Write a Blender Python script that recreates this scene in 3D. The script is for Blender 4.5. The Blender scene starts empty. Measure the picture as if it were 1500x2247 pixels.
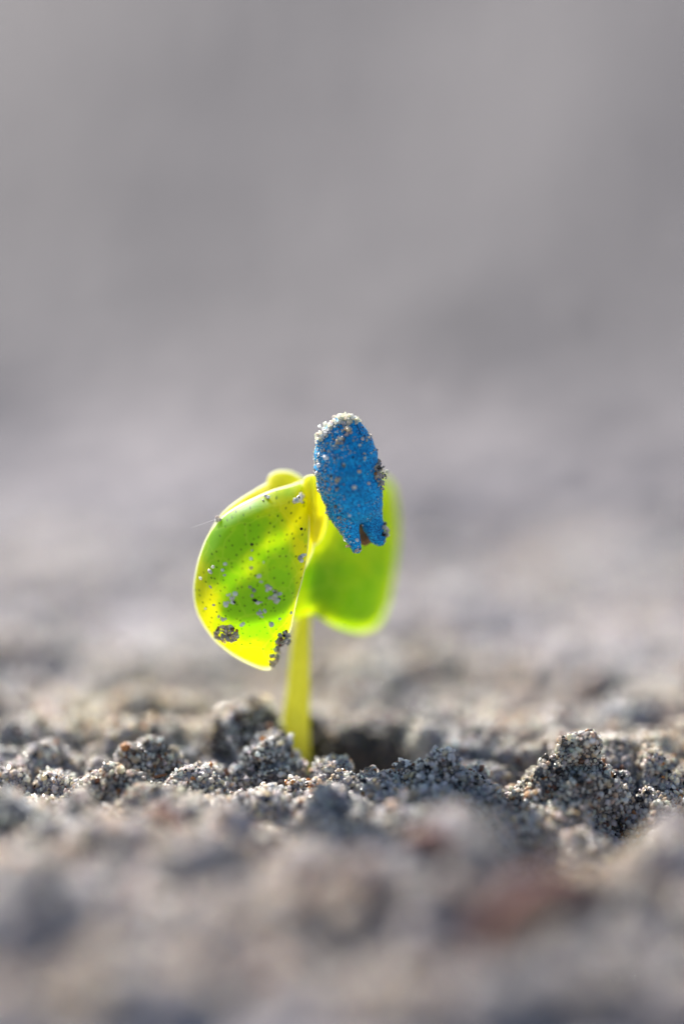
# Macro view of a cotton seedling pushing through sandy soil.  1 Blender unit = 1 cm.
import bpy, bmesh, math, random
import numpy as np
from mathutils import Vector, Matrix
from mathutils.bvhtree import BVHTree

random.seed(7)
rng = np.random.default_rng(11)
sc = bpy.context.scene
sc.unit_settings.system = 'METRIC'
sc.unit_settings.scale_length = 0.01
col = sc.collection

# ------------------------------------------------------------------ camera, sky, sun, exposure
PITCH = math.radians(17.0)
FOCUS = 34.0                      # lens to plane of focus, cm
FPX = 300.0 * FOCUS               # focal length in photo pixels (photo is 2247 px tall)
CAM = Vector((0.0, -31.91, 11.90))
FWD = Vector((0, math.cos(PITCH), -math.sin(PITCH)))
UP = Vector((0, math.sin(PITCH), math.cos(PITCH)))

cam_data = bpy.data.cameras.new('camera')
cam = bpy.data.objects.new('camera', cam_data)
col.objects.link(cam)
cam.location = CAM
cam.rotation_euler = (math.pi / 2 - PITCH, 0, 0)
cam_data.sensor_fit = 'VERTICAL'
cam_data.sensor_height = 36
cam_data.lens = 36 * FPX / 2247
cam_data.clip_start = 0.5
cam_data.clip_end = 40000
cam_data.dof.use_dof = True
cam_data.dof.focus_distance = FOCUS
APERTURE_DIAMETER = 4.3           # cm
cam_data.dof.aperture_fstop = cam_data.lens * 1e-3 / APERTURE_DIAMETER
sc.camera = cam

SUN_EL, SUN_AZ = math.radians(36), math.radians(-25)   # azimuth from +Y (away from camera), negative = left
sun_dir = Vector((math.sin(SUN_AZ) * math.cos(SUN_EL), math.cos(SUN_AZ) * math.cos(SUN_EL), math.sin(SUN_EL)))
world = bpy.data.worlds.new('World')
sc.world = world
world.use_nodes = True
wn = world.node_tree
bgn = wn.nodes['Background']
sky = wn.nodes.new('ShaderNodeTexSky')
sky.sky_type = 'NISHITA'
sky.sun_disc = False
sky.dust_density = 1.4
sky.sun_elevation = SUN_EL
sky.sun_rotation = SUN_AZ
wn.links.new(sky.outputs['Color'], bgn.inputs['Color'])
bgn.inputs['Strength'].default_value = 0.065
sun_data = bpy.data.lights.new('sun', 'SUN')
sun_data.energy = 5.0
sun_data.angle = math.radians(0.55)
sun_data.color = (1.0, 0.93, 0.85)
sun = bpy.data.objects.new('sun', sun_data)
col.objects.link(sun)
sun.rotation_euler = sun_dir.to_track_quat('Z', 'Y').to_euler()
sun.location = (-30, 40, 60)

sc.view_settings.view_transform = 'Standard'
sc.view_settings.look = 'None'
sc.view_settings.gamma = 1
sc.view_settings.use_curve_mapping = False
sc.view_settings.exposure = 1.42
sc.cycles.use_denoising = True
sc.cycles.max_bounces = 8
sc.cycles.sample_clamp_indirect = 6


# ------------------------------------------------------------------ helpers
def P(u, v, d=0.0):
    """photo pixel + depth relative to the focal plane (cm) -> world point"""
    D = FOCUS + d
    return CAM + (Vector((1, 0, 0)) * ((u - 750) / FPX) + UP * ((1123.5 - v) / FPX) + FWD) * D


def ray(u, v):
    return (P(u, v) - CAM).normalized()


def G(u, v, z=0.0):
    """photo pixel -> point on the level ground"""
    r = ray(u, v)
    return CAM + r * ((z - CAM.z) / r.z)


PX = 1 / 300.0                    # one photo pixel at the focal plane in cm

_perm = np.random.default_rng(3).permutation(256)
_perm = np.concatenate([_perm, _perm, _perm])
_g3 = np.random.default_rng(4).normal(size=(256, 3))
_g3 /= np.linalg.norm(_g3, axis=1)[:, None]


def pnoise(p):
    p = np.asarray(p, dtype=np.float64)
    i = np.floor(p).astype(np.int64)
    f = p - i
    i &= 255
    w = f * f * f * (f * (f * 6 - 15) + 10)
    out = np.zeros(len(p))
    for dx in (0, 1):
        for dy in (0, 1):
            for dz in (0, 1):
                h = _perm[_perm[_perm[(i[:, 0] + dx) & 255] + ((i[:, 1] + dy) & 255)] + ((i[:, 2] + dz) & 255)]
                g = _g3[h & 255]
                d = g[:, 0] * (f[:, 0] - dx) + g[:, 1] * (f[:, 1] - dy) + g[:, 2] * (f[:, 2] - dz)
                d *= (w[:, 0] if dx else 1 - w[:, 0]) * (w[:, 1] if dy else 1 - w[:, 1]) * (w[:, 2] if dz else 1 - w[:, 2])
                out += d
    return out * 1.6


def fbm(p, octaves=4, gain=0.5):
    p = np.asarray(p, dtype=np.float64)
    s, a = np.zeros(len(p)), 1.0
    for o in range(octaves):
        s += a * pnoise(p * 2 ** o + 17.3 * o)
        a *= gain
    return s


def tag(o, label=None, cat=None, group=None, kind=None):
    if label: o['label'] = label
    if cat: o['category'] = cat
    if group: o['group'] = group
    if kind: o['kind'] = kind
    return o


def new_obj(name, me, mat=None, parent=None, smooth=True):
    o = bpy.data.objects.new(name, me)
    col.objects.link(o)
    if mat is not None:
        me.materials.clear()
        me.materials.append(mat)
    if smooth:
        me.polygons.foreach_set('use_smooth', [True] * len(me.polygons))
    if parent is not None:
        o.parent = parent
        o.matrix_parent_inverse = parent.matrix_world.inverted()
    return o


def empty(name, loc):
    o = bpy.data.objects.new(name, None)
    col.objects.link(o)
    o.location = loc
    o.empty_display_size = 0.2
    o.matrix_world = Matrix.Translation(loc)
    return o


def mesh_from(name, verts, faces):
    me = bpy.data.meshes.new(name)
    me.from_pydata([tuple(v) for v in verts], [], faces)
    me.update()
    return me


def big_mesh(name, verts, quads_or_tris):
    """fast numpy mesh; faces all the same size"""
    verts = np.asarray(verts, dtype=np.float32)
    f = np.asarray(quads_or_tris, dtype=np.int32)
    n, k = f.shape
    me = bpy.data.meshes.new(name)
    me.vertices.add(len(verts)); me.vertices.foreach_set('co', verts.ravel())
    me.loops.add(n * k); me.loops.foreach_set('vertex_index', f.ravel())
    me.polygons.add(n)
    me.polygons.foreach_set('loop_start', np.arange(0, n * k, k, dtype=np.int32))
    me.update(calc_edges=True)
    return me


def apply_mods(o):
    dg = bpy.context.evaluated_depsgraph_get()
    me = bpy.data.meshes.new_from_object(o.evaluated_get(dg))
    old = o.data
    o.modifiers.clear()
    o.data = me
    bpy.data.meshes.remove(old)
    return o


def blob_mesh(name, spheres, voxel, noise=((3.0, 0.05), (9.0, 0.02)), seed=0.0, smooth=3):
    """spheres: (centre, (rx,ry,rz)) merged by voxel remesh, then roughened along the normals"""
    bm = bmesh.new()
    for c, r in spheres:
        if not hasattr(r, '__len__'): r = (r, r, r)
        m = Matrix.Translation(c) @ Matrix.Diagonal((*r, 1))
        bmesh.ops.create_icosphere(bm, subdivisions=3, radius=1, matrix=m)
    me = bpy.data.meshes.new(name)
    bm.to_mesh(me); bm.free()
    tmp = bpy.data.objects.new('tmp', me)
    col.objects.link(tmp)
    md = tmp.modifiers.new('remesh', 'REMESH')
    md.mode = 'VOXEL'; md.voxel_size = voxel
    sm = tmp.modifiers.new('smooth', 'SMOOTH'); sm.iterations = smooth; sm.factor = 0.5
    apply_mods(tmp)
    me = tmp.data
    me.name = name
    bpy.data.objects.remove(tmp)
    n = len(me.vertices)
    co = np.empty(n * 3, np.float32); me.vertices.foreach_get('co', co); co = co.reshape(-1, 3)
    no = np.empty(n * 3, np.float32); me.vertices.foreach_get('normal', no); no = no.reshape(-1, 3)
    d = np.zeros(n)
    for fr, am in noise:
        d += am * pnoise(co * fr + seed * 7.7)
    co = co + no * d[:, None]
    me.vertices.foreach_set('co', co.astype(np.float32).ravel())
    me.update()
    return me


def tri_data(me):
    me.calc_loop_triangles()
    n = len(me.loop_triangles)
    t = np.empty(n * 3, np.int32); me.loop_triangles.foreach_get('vertices', t); t = t.reshape(-1, 3)
    v = np.empty(len(me.vertices) * 3, np.float32); me.vertices.foreach_get('co', v); v = v.reshape(-1, 3)
    a, b, c = v[t[:, 0]], v[t[:, 1]], v[t[:, 2]]
    cr = np.cross(b - a, c - a)
    ar = np.linalg.norm(cr, axis=1) / 2
    nn = cr / np.maximum(np.linalg.norm(cr, axis=1), 1e-12)[:, None]
    return a, b, c, ar, nn


def scatter(me, density, count_fn=None):
    """random points on a mesh; density(centroids, normals) in grains per square cm"""
    a, b, c, ar, nn = tri_data(me)
    cen = (a + b + c) / 3
    w = ar * density(cen, nn)
    k = rng.poisson(w)
    idx = np.repeat(np.arange(len(w)), k)
    r1, r2 = rng.random(len(idx)), rng.random(len(idx))
    s = np.sqrt(r1)
    p = a[idx] * (1 - s)[:, None] + b[idx] * (s * (1 - r2))[:, None] + c[idx] * (s * r2)[:, None]
    return p, nn[idx]


def ico(sub):
    bm = bmesh.new()
    bmesh.ops.create_icosphere(bm, subdivisions=sub, radius=1)
    bm.verts.ensure_lookup_table()
    v = np.array([x.co[:] for x in bm.verts]); f = np.array([[x.index for x in q.verts] for q in bm.faces])
    bm.free()
    return v, f


ICO1, ICO2 = ico(1), ico(2)
OCTA = (np.array([(1, 0, 0), (-1, 0, 0), (0, 1, 0), (0, -1, 0), (0, 0, 1), (0, 0, -1)], float),
        np.array([(0, 2, 4), (2, 1, 4), (1, 3, 4), (3, 0, 4), (2, 0, 5), (1, 2, 5), (3, 1, 5), (0, 3, 5)]))

PALETTE = np.array([(0.87, 0.85, 0.83), (0.74, 0.72, 0.70), (0.74, 0.63, 0.49), (0.48, 0.475, 0.485),
                    (0.20, 0.185, 0.18), (0.020, 0.019, 0.021), (0.50, 0.25, 0.09), (0.93, 0.93, 0.92), (0.26, 0.13, 0.085)])
PAL_W = np.array([0.29, 0.20, 0.14, 0.115, 0.07, 0.052, 0.018, 0.095, 0.02])
PAL_CLEAR = np.array([0.3, 0.06, 0.04, 0.02, 0.0, 0.01, 0.01, 0.56, 0.0])
PAL_DIRTY = np.array([0.14, 0.22, 0.17, 0.24, 0.14, 0.02, 0.02, 0.03, 0.02])
PAL_SHADE = np.array([0.02, 0.05, 0.05, 0.2, 0.45, 0.2, 0.0, 0.0, 0.03])  # dark grain mix that carries the shade of the hollow
PAL_GRIT = np.array([0.22, 0.24, 0.2, 0.14, 0.08, 0.02, 0.03, 0.05, 0.03])
PAL_WHITE = np.array([0.12, 0.01, 0.01, 0.0, 0.0, 0.0, 0.0, 0.86, 0.0])


def rand_rot(n):
    q = rng.normal(size=(n, 4)); q /= np.linalg.norm(q, axis=1)[:, None]
    w, x, y, z = q.T
    return np.stack([np.stack([1 - 2 * (y * y + z * z), 2 * (x * y - z * w), 2 * (x * z + y * w)], -1),
                     np.stack([2 * (x * y + z * w), 1 - 2 * (x * x + z * z), 2 * (y * z - x * w)], -1),
                     np.stack([2 * (x * z - y * w), 2 * (y * z + x * w), 1 - 2 * (x * x + y * y)], -1)], 1)


def grains_mesh(name, pts, radius, weights=PAL_W, base=ICO1, jitter=0.42, tint=None):
    """every grain an irregular little stone of its own size, turn and colour"""
    pts = np.asarray(pts, dtype=np.float64).reshape(-1, 3)
    n = len(pts)
    radius = np.broadcast_to(radius, (n,))
    bv, bf = base
    sc3 = rng.uniform(0.6, 1.4, size=(n, 3)) * radius[:, None]
    ex = rng.uniform(0.45, 1.0, size=(n, 1, 1))
    bb = np.sign(bv)[None] * np.abs(bv)[None] ** ex * 0.92
    loc = bb * (1 + rng.normal(0, jitter, size=(n, len(bv)))[..., None] * 0.6) * sc3[:, None, :]
    loc = np.einsum('nij,nvj->nvi', rand_rot(n), loc)
    v = (loc + pts[:, None, :]).reshape(-1, 3)
    f = (bf[None] + (np.arange(n) * len(bv))[:, None, None]).reshape(-1, 3)
    me = big_mesh(name, v, f)
    c = PALETTE[rng.choice(len(PALETTE), n, p=np.asarray(weights) / np.sum(weights))]
    patch = np.clip(pnoise(pts * 1.3 + 31.0) + 0.6 * pnoise(pts * 3.1 + 7.0), -0.6, 0.6)[:, None]
    c = c * (1 + patch * np.array([[0.42, 0.40, 0.36]]))
    hue = pnoise(pts * 0.9 + 55.0)[:, None]
    c = c * (1 + hue * np.array([[0.13, 0.03, -0.13]]) + np.array([[0.04, 0.01, -0.05]]))
    c = c * rng.uniform(0.8, 1.2, size=(n, 1)) * rng.uniform(0.94, 1.06, size=(n, 3))
    if tint is not None: c = c * tint
    c4 = np.ones((n, len(bv), 4)); c4[..., :3] = np.clip(c, 0, 0.95)[:, None, :]
    c4[..., 3] = (np.clip((c.mean(1) - 0.40) * 1.0, 0, 0.35) * rng.uniform(0.3, 1, n))[:, None]
    at = me.color_attributes.new('grain_colour', 'FLOAT_COLOR', 'POINT')
    at.data.foreach_set('color', c4.astype(np.float32).ravel())
    return me


# ------------------------------------------------------------------ materials
def mat(name):
    m = bpy.data.materials.new(name)
    m.use_nodes = True
    nt = m.node_tree
    return m, nt, nt.nodes['Principled BSDF'], nt.nodes['Material Output']


def N(nt, typ, **kw):
    n = nt.nodes.new(typ)
    for k, v in kw.items():
        setattr(n, k, v)
    return n


def ramp(nt, src, stops, interp='LINEAR'):
    r = N(nt, 'ShaderNodeValToRGB')
    r.color_ramp.interpolation = interp
    e = r.color_ramp.elements
    while len(e) < len(stops): e.new(0.5)
    for q, (pos, c) in zip(e, stops):
        q.position = pos; q.color = (*c, 1) if len(c) == 3 else c
    nt.links.new(src, r.inputs[0])
    return r.outputs[0]


def noise_tex(nt, scale, detail=4, rough=0.55, vec=None, dist=0.0):
    n = N(nt, 'ShaderNodeTexNoise')
    n.inputs['Scale'].default_value = scale
    n.inputs['Detail'].default_value = detail
    n.inputs['Roughness'].default_value = rough
    n.inputs['Distortion'].default_value = dist
    if vec is not None: nt.links.new(vec, n.inputs['Vector'])
    return n.outputs['Fac']


def geo_pos(nt):
    return N(nt, 'ShaderNodeNewGeometry').outputs['Position']


def mixc(nt, fac, a, b, mode='MIX'):
    m = N(nt, 'ShaderNodeMix', data_type='RGBA', blend_type=mode)
    for sock, val in ((m.inputs[0], fac), (m.inputs[6], a), (m.inputs[7], b)):
        if isinstance(val, (int, float)): sock.default_value = val
        elif isinstance(val, tuple): sock.default_value = (*val, 1)
        else: nt.links.new(val, sock)
    return m.outputs[2]


def make_grain_mat(name='quartz_sand', translucent=0.45):
    m, nt, b, out = mat(name)
    at = N(nt, 'ShaderNodeAttribute', attribute_name='grain_colour')
    nt.links.new(at.outputs['Color'], b.inputs['Base Color'])
    b.inputs['Roughness'].default_value = 0.14
    b.inputs['IOR'].default_value = 1.5
    nt.links.new(at.outputs['Alpha'], b.inputs['Transmission Weight'])
    tr = N(nt, 'ShaderNodeBsdfTranslucent')
    nt.links.new(at.outputs['Color'], tr.inputs['Color'])
    mx = N(nt, 'ShaderNodeMixShader'); mx.inputs[0].default_value = translucent
    nt.links.new(b.outputs[0], mx.inputs[1]); nt.links.new(tr.outputs[0], mx.inputs[2])
    nt.links.new(mx.outputs[0], out.inputs['Surface'])
    return m


def make_soil_mat():
    m, nt, b, out = mat('sandy_soil')
    p = geo_pos(nt)
    grain = noise_tex(nt, 28, 3, 0.7, p)
    mid = noise_tex(nt, 2.2, 5, 0.6, p)
    big = noise_tex(nt, 0.16, 3, 0.5, p)
    near_soil = ramp(nt, grain, [(0.30, (0.125, 0.120, 0.128)), (0.46, (0.315, 0.312, 0.344)), (0.60, (0.43, 0.424, 0.466)), (0.75, (0.55, 0.54, 0.56))])
    far_soil = ramp(nt, grain, [(0.30, (0.028, 0.0285, 0.032)), (0.46, (0.061, 0.062, 0.075)), (0.60, (0.089, 0.091, 0.109)), (0.75, (0.142, 0.145, 0.162))])
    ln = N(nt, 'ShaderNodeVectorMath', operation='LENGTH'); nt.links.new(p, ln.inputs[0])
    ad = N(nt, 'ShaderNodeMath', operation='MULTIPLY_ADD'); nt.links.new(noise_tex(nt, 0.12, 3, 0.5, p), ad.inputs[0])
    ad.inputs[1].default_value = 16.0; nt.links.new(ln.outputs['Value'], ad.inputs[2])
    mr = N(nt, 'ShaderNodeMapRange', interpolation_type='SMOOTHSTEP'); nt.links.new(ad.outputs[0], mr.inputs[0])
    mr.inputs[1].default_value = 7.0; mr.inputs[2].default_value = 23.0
    c1 = mixc(nt, mr.outputs[0], near_soil, far_soil)  # soil turns darker with distance from the seedling
    c2 = ramp(nt, mid, [(0.34, (0.5, 0.46, 0.45)), (0.46, (0.9, 0.88, 0.88)), (0.66, (1.2, 1.15, 1.08))])
    c3 = ramp(nt, big, [(0.36, (0.80, 0.80, 0.82)), (0.62, (1.1, 1.08, 1.06))])
    c = mixc(nt, 1.0, c1, c2, 'MULTIPLY')
    c = mixc(nt, 1.0, c, c3, 'MULTIPLY')
    nt.links.new(c, b.inputs['Base Color'])
    b.inputs['Roughness'].default_value = 0.85
    b.inputs['Specular IOR Level'].default_value = 0.3
    bp = N(nt, 'ShaderNodeBump')
    bp.inputs['Strength'].default_value = 0.5
    bp.inputs['Distance'].default_value = 0.02
    nt.links.new(noise_tex(nt, 16, 5, 0.65, p), bp.inputs['Height'])
    nt.links.new(bp.outputs[0], b.inputs['Normal'])
    return m


def make_leaf_mat(name, c_yellow, c_green, dots=True, scale=2.2, c_refl=(0.25, 0.52, 0.5), trans=0.72):
    m, nt, b, out = mat(name)
    p = geo_pos(nt)
    var = noise_tex(nt, scale, 3, 0.5, p)
    ta = N(nt, 'ShaderNodeAttribute', attribute_name='yellowness')
    am = N(nt, 'ShaderNodeMath', operation='MULTIPLY_ADD'); nt.links.new(var, am.inputs[0]); am.inputs[1].default_value = 1.3
    nt.links.new(ta.outputs['Fac'], am.inputs[2])
    am2 = N(nt, 'ShaderNodeMath', operation='SUBTRACT'); nt.links.new(am.outputs[0], am2.inputs[0]); am2.inputs[1].default_value = 0.65
    c = ramp(nt, am2.outputs[0], [(0.2, c_green), (0.8, c_yellow)])
    vein = noise_tex(nt, 14, 4, 0.6, p)
    c = mixc(nt, 0.25, c, ramp(nt, vein, [(0.3, (0.75, 0.85, 0.7)), (0.7, (1.1, 1.08, 1.0))]), 'MULTIPLY')
    v2 = N(nt, 'ShaderNodeTexVoronoi', feature='DISTANCE_TO_EDGE')
    v2.inputs['Scale'].default_value = 4.5
    wv = N(nt, 'ShaderNodeVectorMath', operation='MULTIPLY_ADD')
    nz = N(nt, 'ShaderNodeTexNoise'); nz.inputs['Scale'].default_value = 6; nt.links.new(p, nz.inputs['Vector'])
    nt.links.new(nz.outputs['Color'], wv.inputs[0]); wv.inputs[1].default_value = (0.12, 0.12, 0.12); nt.links.new(p, wv.inputs[2])
    nt.links.new(wv.outputs[0], v2.inputs['Vector'])
    c = mixc(nt, ramp(nt, v2.outputs['Distance'], [(0.0, (0.28, 0.28, 0.28)), (0.07, (0, 0, 0))]), c, (1.0, 0.97, 0.12))
    if dots:
        vo = N(nt, 'ShaderNodeTexVoronoi')
        vo.inputs['Scale'].default_value = 16.0
        vo.inputs['Randomness'].default_value = 0.85
        vo.voronoi_dimensions = '2D'
        sx = N(nt, 'ShaderNodeSeparateXYZ'); cx = N(nt, 'ShaderNodeCombineXYZ')
        nt.links.new(p, sx.inputs[0]); nt.links.new(sx.outputs['X'], cx.inputs['X']); nt.links.new(sx.outputs['Z'], cx.inputs['Y'])
        nt.links.new(cx.outputs[0], vo.inputs['Vector'])
        dm = ramp(nt, vo.outputs['Distance'], [(0.07, (0.75, 0.75, 0.75)), (0.18, (0, 0, 0))])
        dm = mixc(nt, 1.0, dm, ramp(nt, noise_tex(nt, 9, 2, 0.5, p), [(0.3, (0.15, 0.15, 0.15)), (0.62, (1, 1, 1))]), 'MULTIPLY')
        c = mixc(nt, dm, c, (0.08, 0.18, 0.012))
    refl = mixc(nt, 1.0, c, c_refl, 'MULTIPLY')
    nt.links.new(refl, b.inputs['Base Color'])
    b.inputs['Roughness'].default_value = 0.52
    b.inputs['IOR'].default_value = 1.42
    b.inputs['Specular IOR Level'].default_value = 0.9
    tr = N(nt, 'ShaderNodeBsdfTranslucent')
    nt.links.new(c, tr.inputs['Color'])
    mx = N(nt, 'ShaderNodeMixShader'); mx.inputs[0].default_value = trans
    nt.links.new(b.outputs[0], mx.inputs[1]); nt.links.new(tr.outputs[0], mx.inputs[2])
    nt.links.new(mx.outputs[0], out.inputs['Surface'])
    bp = N(nt, 'ShaderNodeBump'); bp.inputs['Strength'].default_value = 0.25; bp.inputs['Distance'].default_value = 0.01
    nt.links.new(noise_tex(nt, 9, 4, 0.6, p), bp.inputs['Height'])
    nt.links.new(bp.outputs[0], b.inputs['Normal'])
    return m


def make_seed_mat():
    m, nt, b, out = mat('blue_seed_coating')
    p = geo_pos(nt)
    n1 = noise_tex(nt, 80, 3, 0.8, p)
    n2 = noise_tex(nt, 5, 4, 0.6, p)
    c = ramp(nt, n1, [(0.35, (0.0005, 0.045, 0.16)), (0.46, (0.001, 0.19, 0.52)), (0.56, (0.002, 0.46, 0.86)), (0.68, (0.03, 0.64, 0.96))])
    c = mixc(nt, 1.0, c, ramp(nt, n2, [(0.34, (0.6, 0.72, 0.74)), (0.62, (1.1, 1.05, 1.05))]), 'MULTIPLY')
    nt.links.new(c, b.inputs['Base Color'])
    b.inputs['Roughness'].default_value = 0.58
    b.inputs['Specular IOR Level'].default_value = 0.28
    b.inputs['Sheen Weight'].default_value = 0.05
    b.inputs['Sheen Roughness'].default_value = 0.4
    b.inputs['Sheen Tint'].default_value = (0.45, 0.75, 1, 1)
    bp = N(nt, 'ShaderNodeBump'); bp.inputs['Strength'].default_value = 0.4; bp.inputs['Distance'].default_value = 0.006
    nt.links.new(n1, bp.inputs['Height']); nt.links.new(bp.outputs[0], b.inputs['Normal'])
    return m


def make_plain(name, c_a, c_b, scale=12, rough=0.7, sss=0.0):
    m, nt, b, out = mat(name)
    p = geo_pos(nt)
    nt.links.new(ramp(nt, noise_tex(nt, scale, 4, 0.6, p), [(0.35, c_a), (0.65, c_b)]), b.inputs['Base Color'])
    b.inputs['Roughness'].default_value = rough
    if sss:
        b.inputs['Subsurface Weight'].default_value = 1
        b.inputs['Subsurface Radius'].default_value = (1, 0.85, 0.15)
        b.inputs['Subsurface Scale'].default_value = sss
    return m


M_GRAIN = make_grain_mat()
M_WHITE = make_grain_mat('white_quartz_dust', 0.68)
M_CLEAR = make_grain_mat('clear_quartz', 0.22)
M_SOIL = make_soil_mat()
M_LEAF = make_leaf_mat('speckled_leaf', (0.96, 0.91, 0.015), (0.52, 0.78, 0.02), scale=7.0, trans=0.70)
M_RIM = make_leaf_mat('rim_light_margin', (0.97, 0.97, 0.82), (0.95, 0.96, 0.76), dots=False, c_refl=(0.95, 0.95, 0.95), trans=0.6)  # sunlit rim light put into the margin colour
M_LEAF_R = make_leaf_mat('green_leaf', (0.80, 0.84, 0.02), (0.42, 0.66, 0.013), dots=False, scale=3.2)
M_LIP = make_leaf_mat('yellow_leaf', (0.98, 0.90, 0.03), (0.92, 0.92, 0.06), dots=False, c_refl=(0.8, 0.75, 0.5))
M_SEED = make_seed_mat()
M_STEM = make_leaf_mat('stem_green', (0.97, 0.88, 0.17), (0.80, 0.77, 0.09), dots=False, scale=5, c_refl=(0.85, 0.85, 0.8), trans=0.48)
M_BROWN = make_plain('brown_inner_skin', (0.10, 0.04, 0.012), (0.26, 0.12, 0.03), 20, 0.6)
M_CRACK = make_plain('dark_blue_edge', (0.002, 0.01, 0.05), (0.004, 0.03, 0.12), 30, 0.6)
M_FIBRE = make_plain('root_fibre', (0.16, 0.06, 0.02), (0.36, 0.17, 0.06), 20, 0.5)
M_DARK = make_plain('dark_organic', (0.012, 0.014, 0.018), (0.05, 0.05, 0.055), 20, 0.45)
M_RED = make_plain('reddish_bark', (0.070, 0.024, 0.019), (0.19, 0.070, 0.048), 6, 0.8)
M_SHADE = make_plain('shade_painted_soil', (0.022, 0.019, 0.018), (0.06, 0.05, 0.046), 9, 0.8)  # shade on backlit clod faces, put into the soil colour
M_CLOD = make_plain('clod_soil', (0.075, 0.068, 0.064), (0.17, 0.155, 0.145), 14, 0.85)
M_SILK = make_plain('silk', (0.7, 0.7, 0.7), (0.85, 0.85, 0.85), 10, 0.4)

# ------------------------------------------------------------------ the ground: one sheet to the horizon
def spread(lo, hi, step, far_lo, far_hi, growth=1.05, reach=45.0):
    a = list(np.arange(lo, hi + 1e-6, step))
    s, x = step, hi
    while x < far_hi:
        s *= growth if x < reach else 1.25
        x += s; a.append(x)
    s, x, pre = step, lo, []
    while x > far_lo:
        s *= growth if x > -reach else 1.25
        x -= s; pre.append(x)
    return np.array(pre[::-1] + a)


BUMPS = []       # (x, y, sx, sy, height)


def bump_px(u, v, wpx, dpx_cm, h):
    g = G(u, v)
    BUMPS.append((g.x, g.y, wpx * PX * 0.5, dpx_cm, h))


# hollow beside the stem
bump_px(790, 1668, 230, 0.30, -0.85)
bump_px(700, 1660, 90, 0.2, -0.25)
# rim in front of the hollow, the sharp strip of sand
bump_px(640, 1762, 260, 0.16, 0.10)
bump_px(840, 1745, 200, 0.18, 0.13)
bump_px(470, 1765, 160, 0.2, 0.06)
# hump behind the hollow
bump_px(900, 1570, 260, 0.4, 0.10)
bump_px(380, 1600, 300, 0.5, 0.10)
bump_px(1075, 1625, 260, 0.45, 0.05)
# hollow right of the peaked clod
bump_px(1400, 1760, 170, 0.32, -0.36)
bump_px(1130, 1700, 120, 0.25, -0.14)
# near mounds, out of focus
bump_px(60, 1905, 260, 0.5, 0.20)
bump_px(420, 1960, 420, 0.55, 0.24)
bump_px(930, 1990, 380, 0.45, 0.14)
bump_px(1420, 2010, 320, 0.5, 0.12)
bump_px(1230, 1870, 320, 0.45, -0.30)
bump_px(970, 1825, 320, 0.32, -0.18)
bump_px(300, 1800, 300, 0.22, -0.10)
bump_px(640, 1800, 360, 0.22, -0.06)


def height(x, y):
    p = np.stack([x, y, np.zeros_like(x)], 1)
    r = np.hypot(x, y)
    fade = 1.0 / (1.0 + (r / 400.0) ** 2)
    h = 0.14 * fbm(p * 0.55, 3)
    b = np.abs(pnoise(p * 1.5 + 3.1))
    h += 0.32 * (b - 0.25)
    b2 = 1 - np.abs(pnoise(p * 3.4 + 9.1)) * 2
    h += 0.055 * b2
    near = np.exp(-(r / 9.0) ** 2)
    h += near * 0.028 * pnoise(p * 9.0)
    h += 0.35 * (1 - near) * pnoise(p * 0.22 + 5.0)
    h *= fade
    for bx, by, sx, sy, hh in BUMPS:
        h += hh * np.exp(-((x - bx) / sx) ** 2 - ((y - by) / sy) ** 2)
    # the seed bed rises gently towards the far row
    t = np.clip((y - 9) / 30.0, 0, 1)
    h += 4.0 * t * t * (3 - 2 * t)
    h += -0.03
    return h


xs = spread(-4.2, 4.2, 0.036, -6000, 6000, 1.06, 25.0)
ys = spread(-4.5, 7.0, 0.036, -6000, 12000)
gx, gy = np.meshgrid(xs, ys)
hz = height(gx.ravel(), gy.ravel())
hz = hz.reshape(gy.shape)


def lumps(n, x0, x1, y0, y1, rmin, rmax, flat=0.75, power=2.2):
    r_ = np.random.default_rng(int(n * 7 + rmax * 100))
    for _ in range(n):
        x, y = r_.uniform(x0, x1), r_.uniform(y0, y1)
        u_ = r_.random()
        r = (rmin ** -power + u_ * (rmax ** -power - rmin ** -power)) ** (-1 / power)
        if any(((x - q.x) / (a + r)) ** 2 + ((y - q.y) / (b + r)) ** 2 < 1 for q, a, b in CLEAR): continue
        i0, i1 = np.searchsorted(xs, (x - r, x + r)); j0, j1 = np.searchsorted(ys, (y - r, y + r))
        if i1 - i0 < 2 or j1 - j0 < 2: continue
        X, Y = gx[j0:j1, i0:i1], gy[j0:j1, i0:i1]
        ax, ay, sk = r_.uniform(0.75, 1.2), r_.uniform(0.75, 1.2), r_.uniform(-0.4, 0.4)
        q = 1 - (((X - x) + sk * (Y - y)) * ax / r) ** 2 - ((Y - y) * ay / r) ** 2
        base = hz[(j0 + j1) // 2, (i0 + i1) // 2]
        top = base + r * flat * r_.uniform(0.5, 1.15) * np.sqrt(np.clip(q, 0, 1)) - 0.15 * r
        hz[j0:j1, i0:i1] = np.where(q > 0, np.maximum(hz[j0:j1, i0:i1], top), hz[j0:j1, i0:i1])


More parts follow.
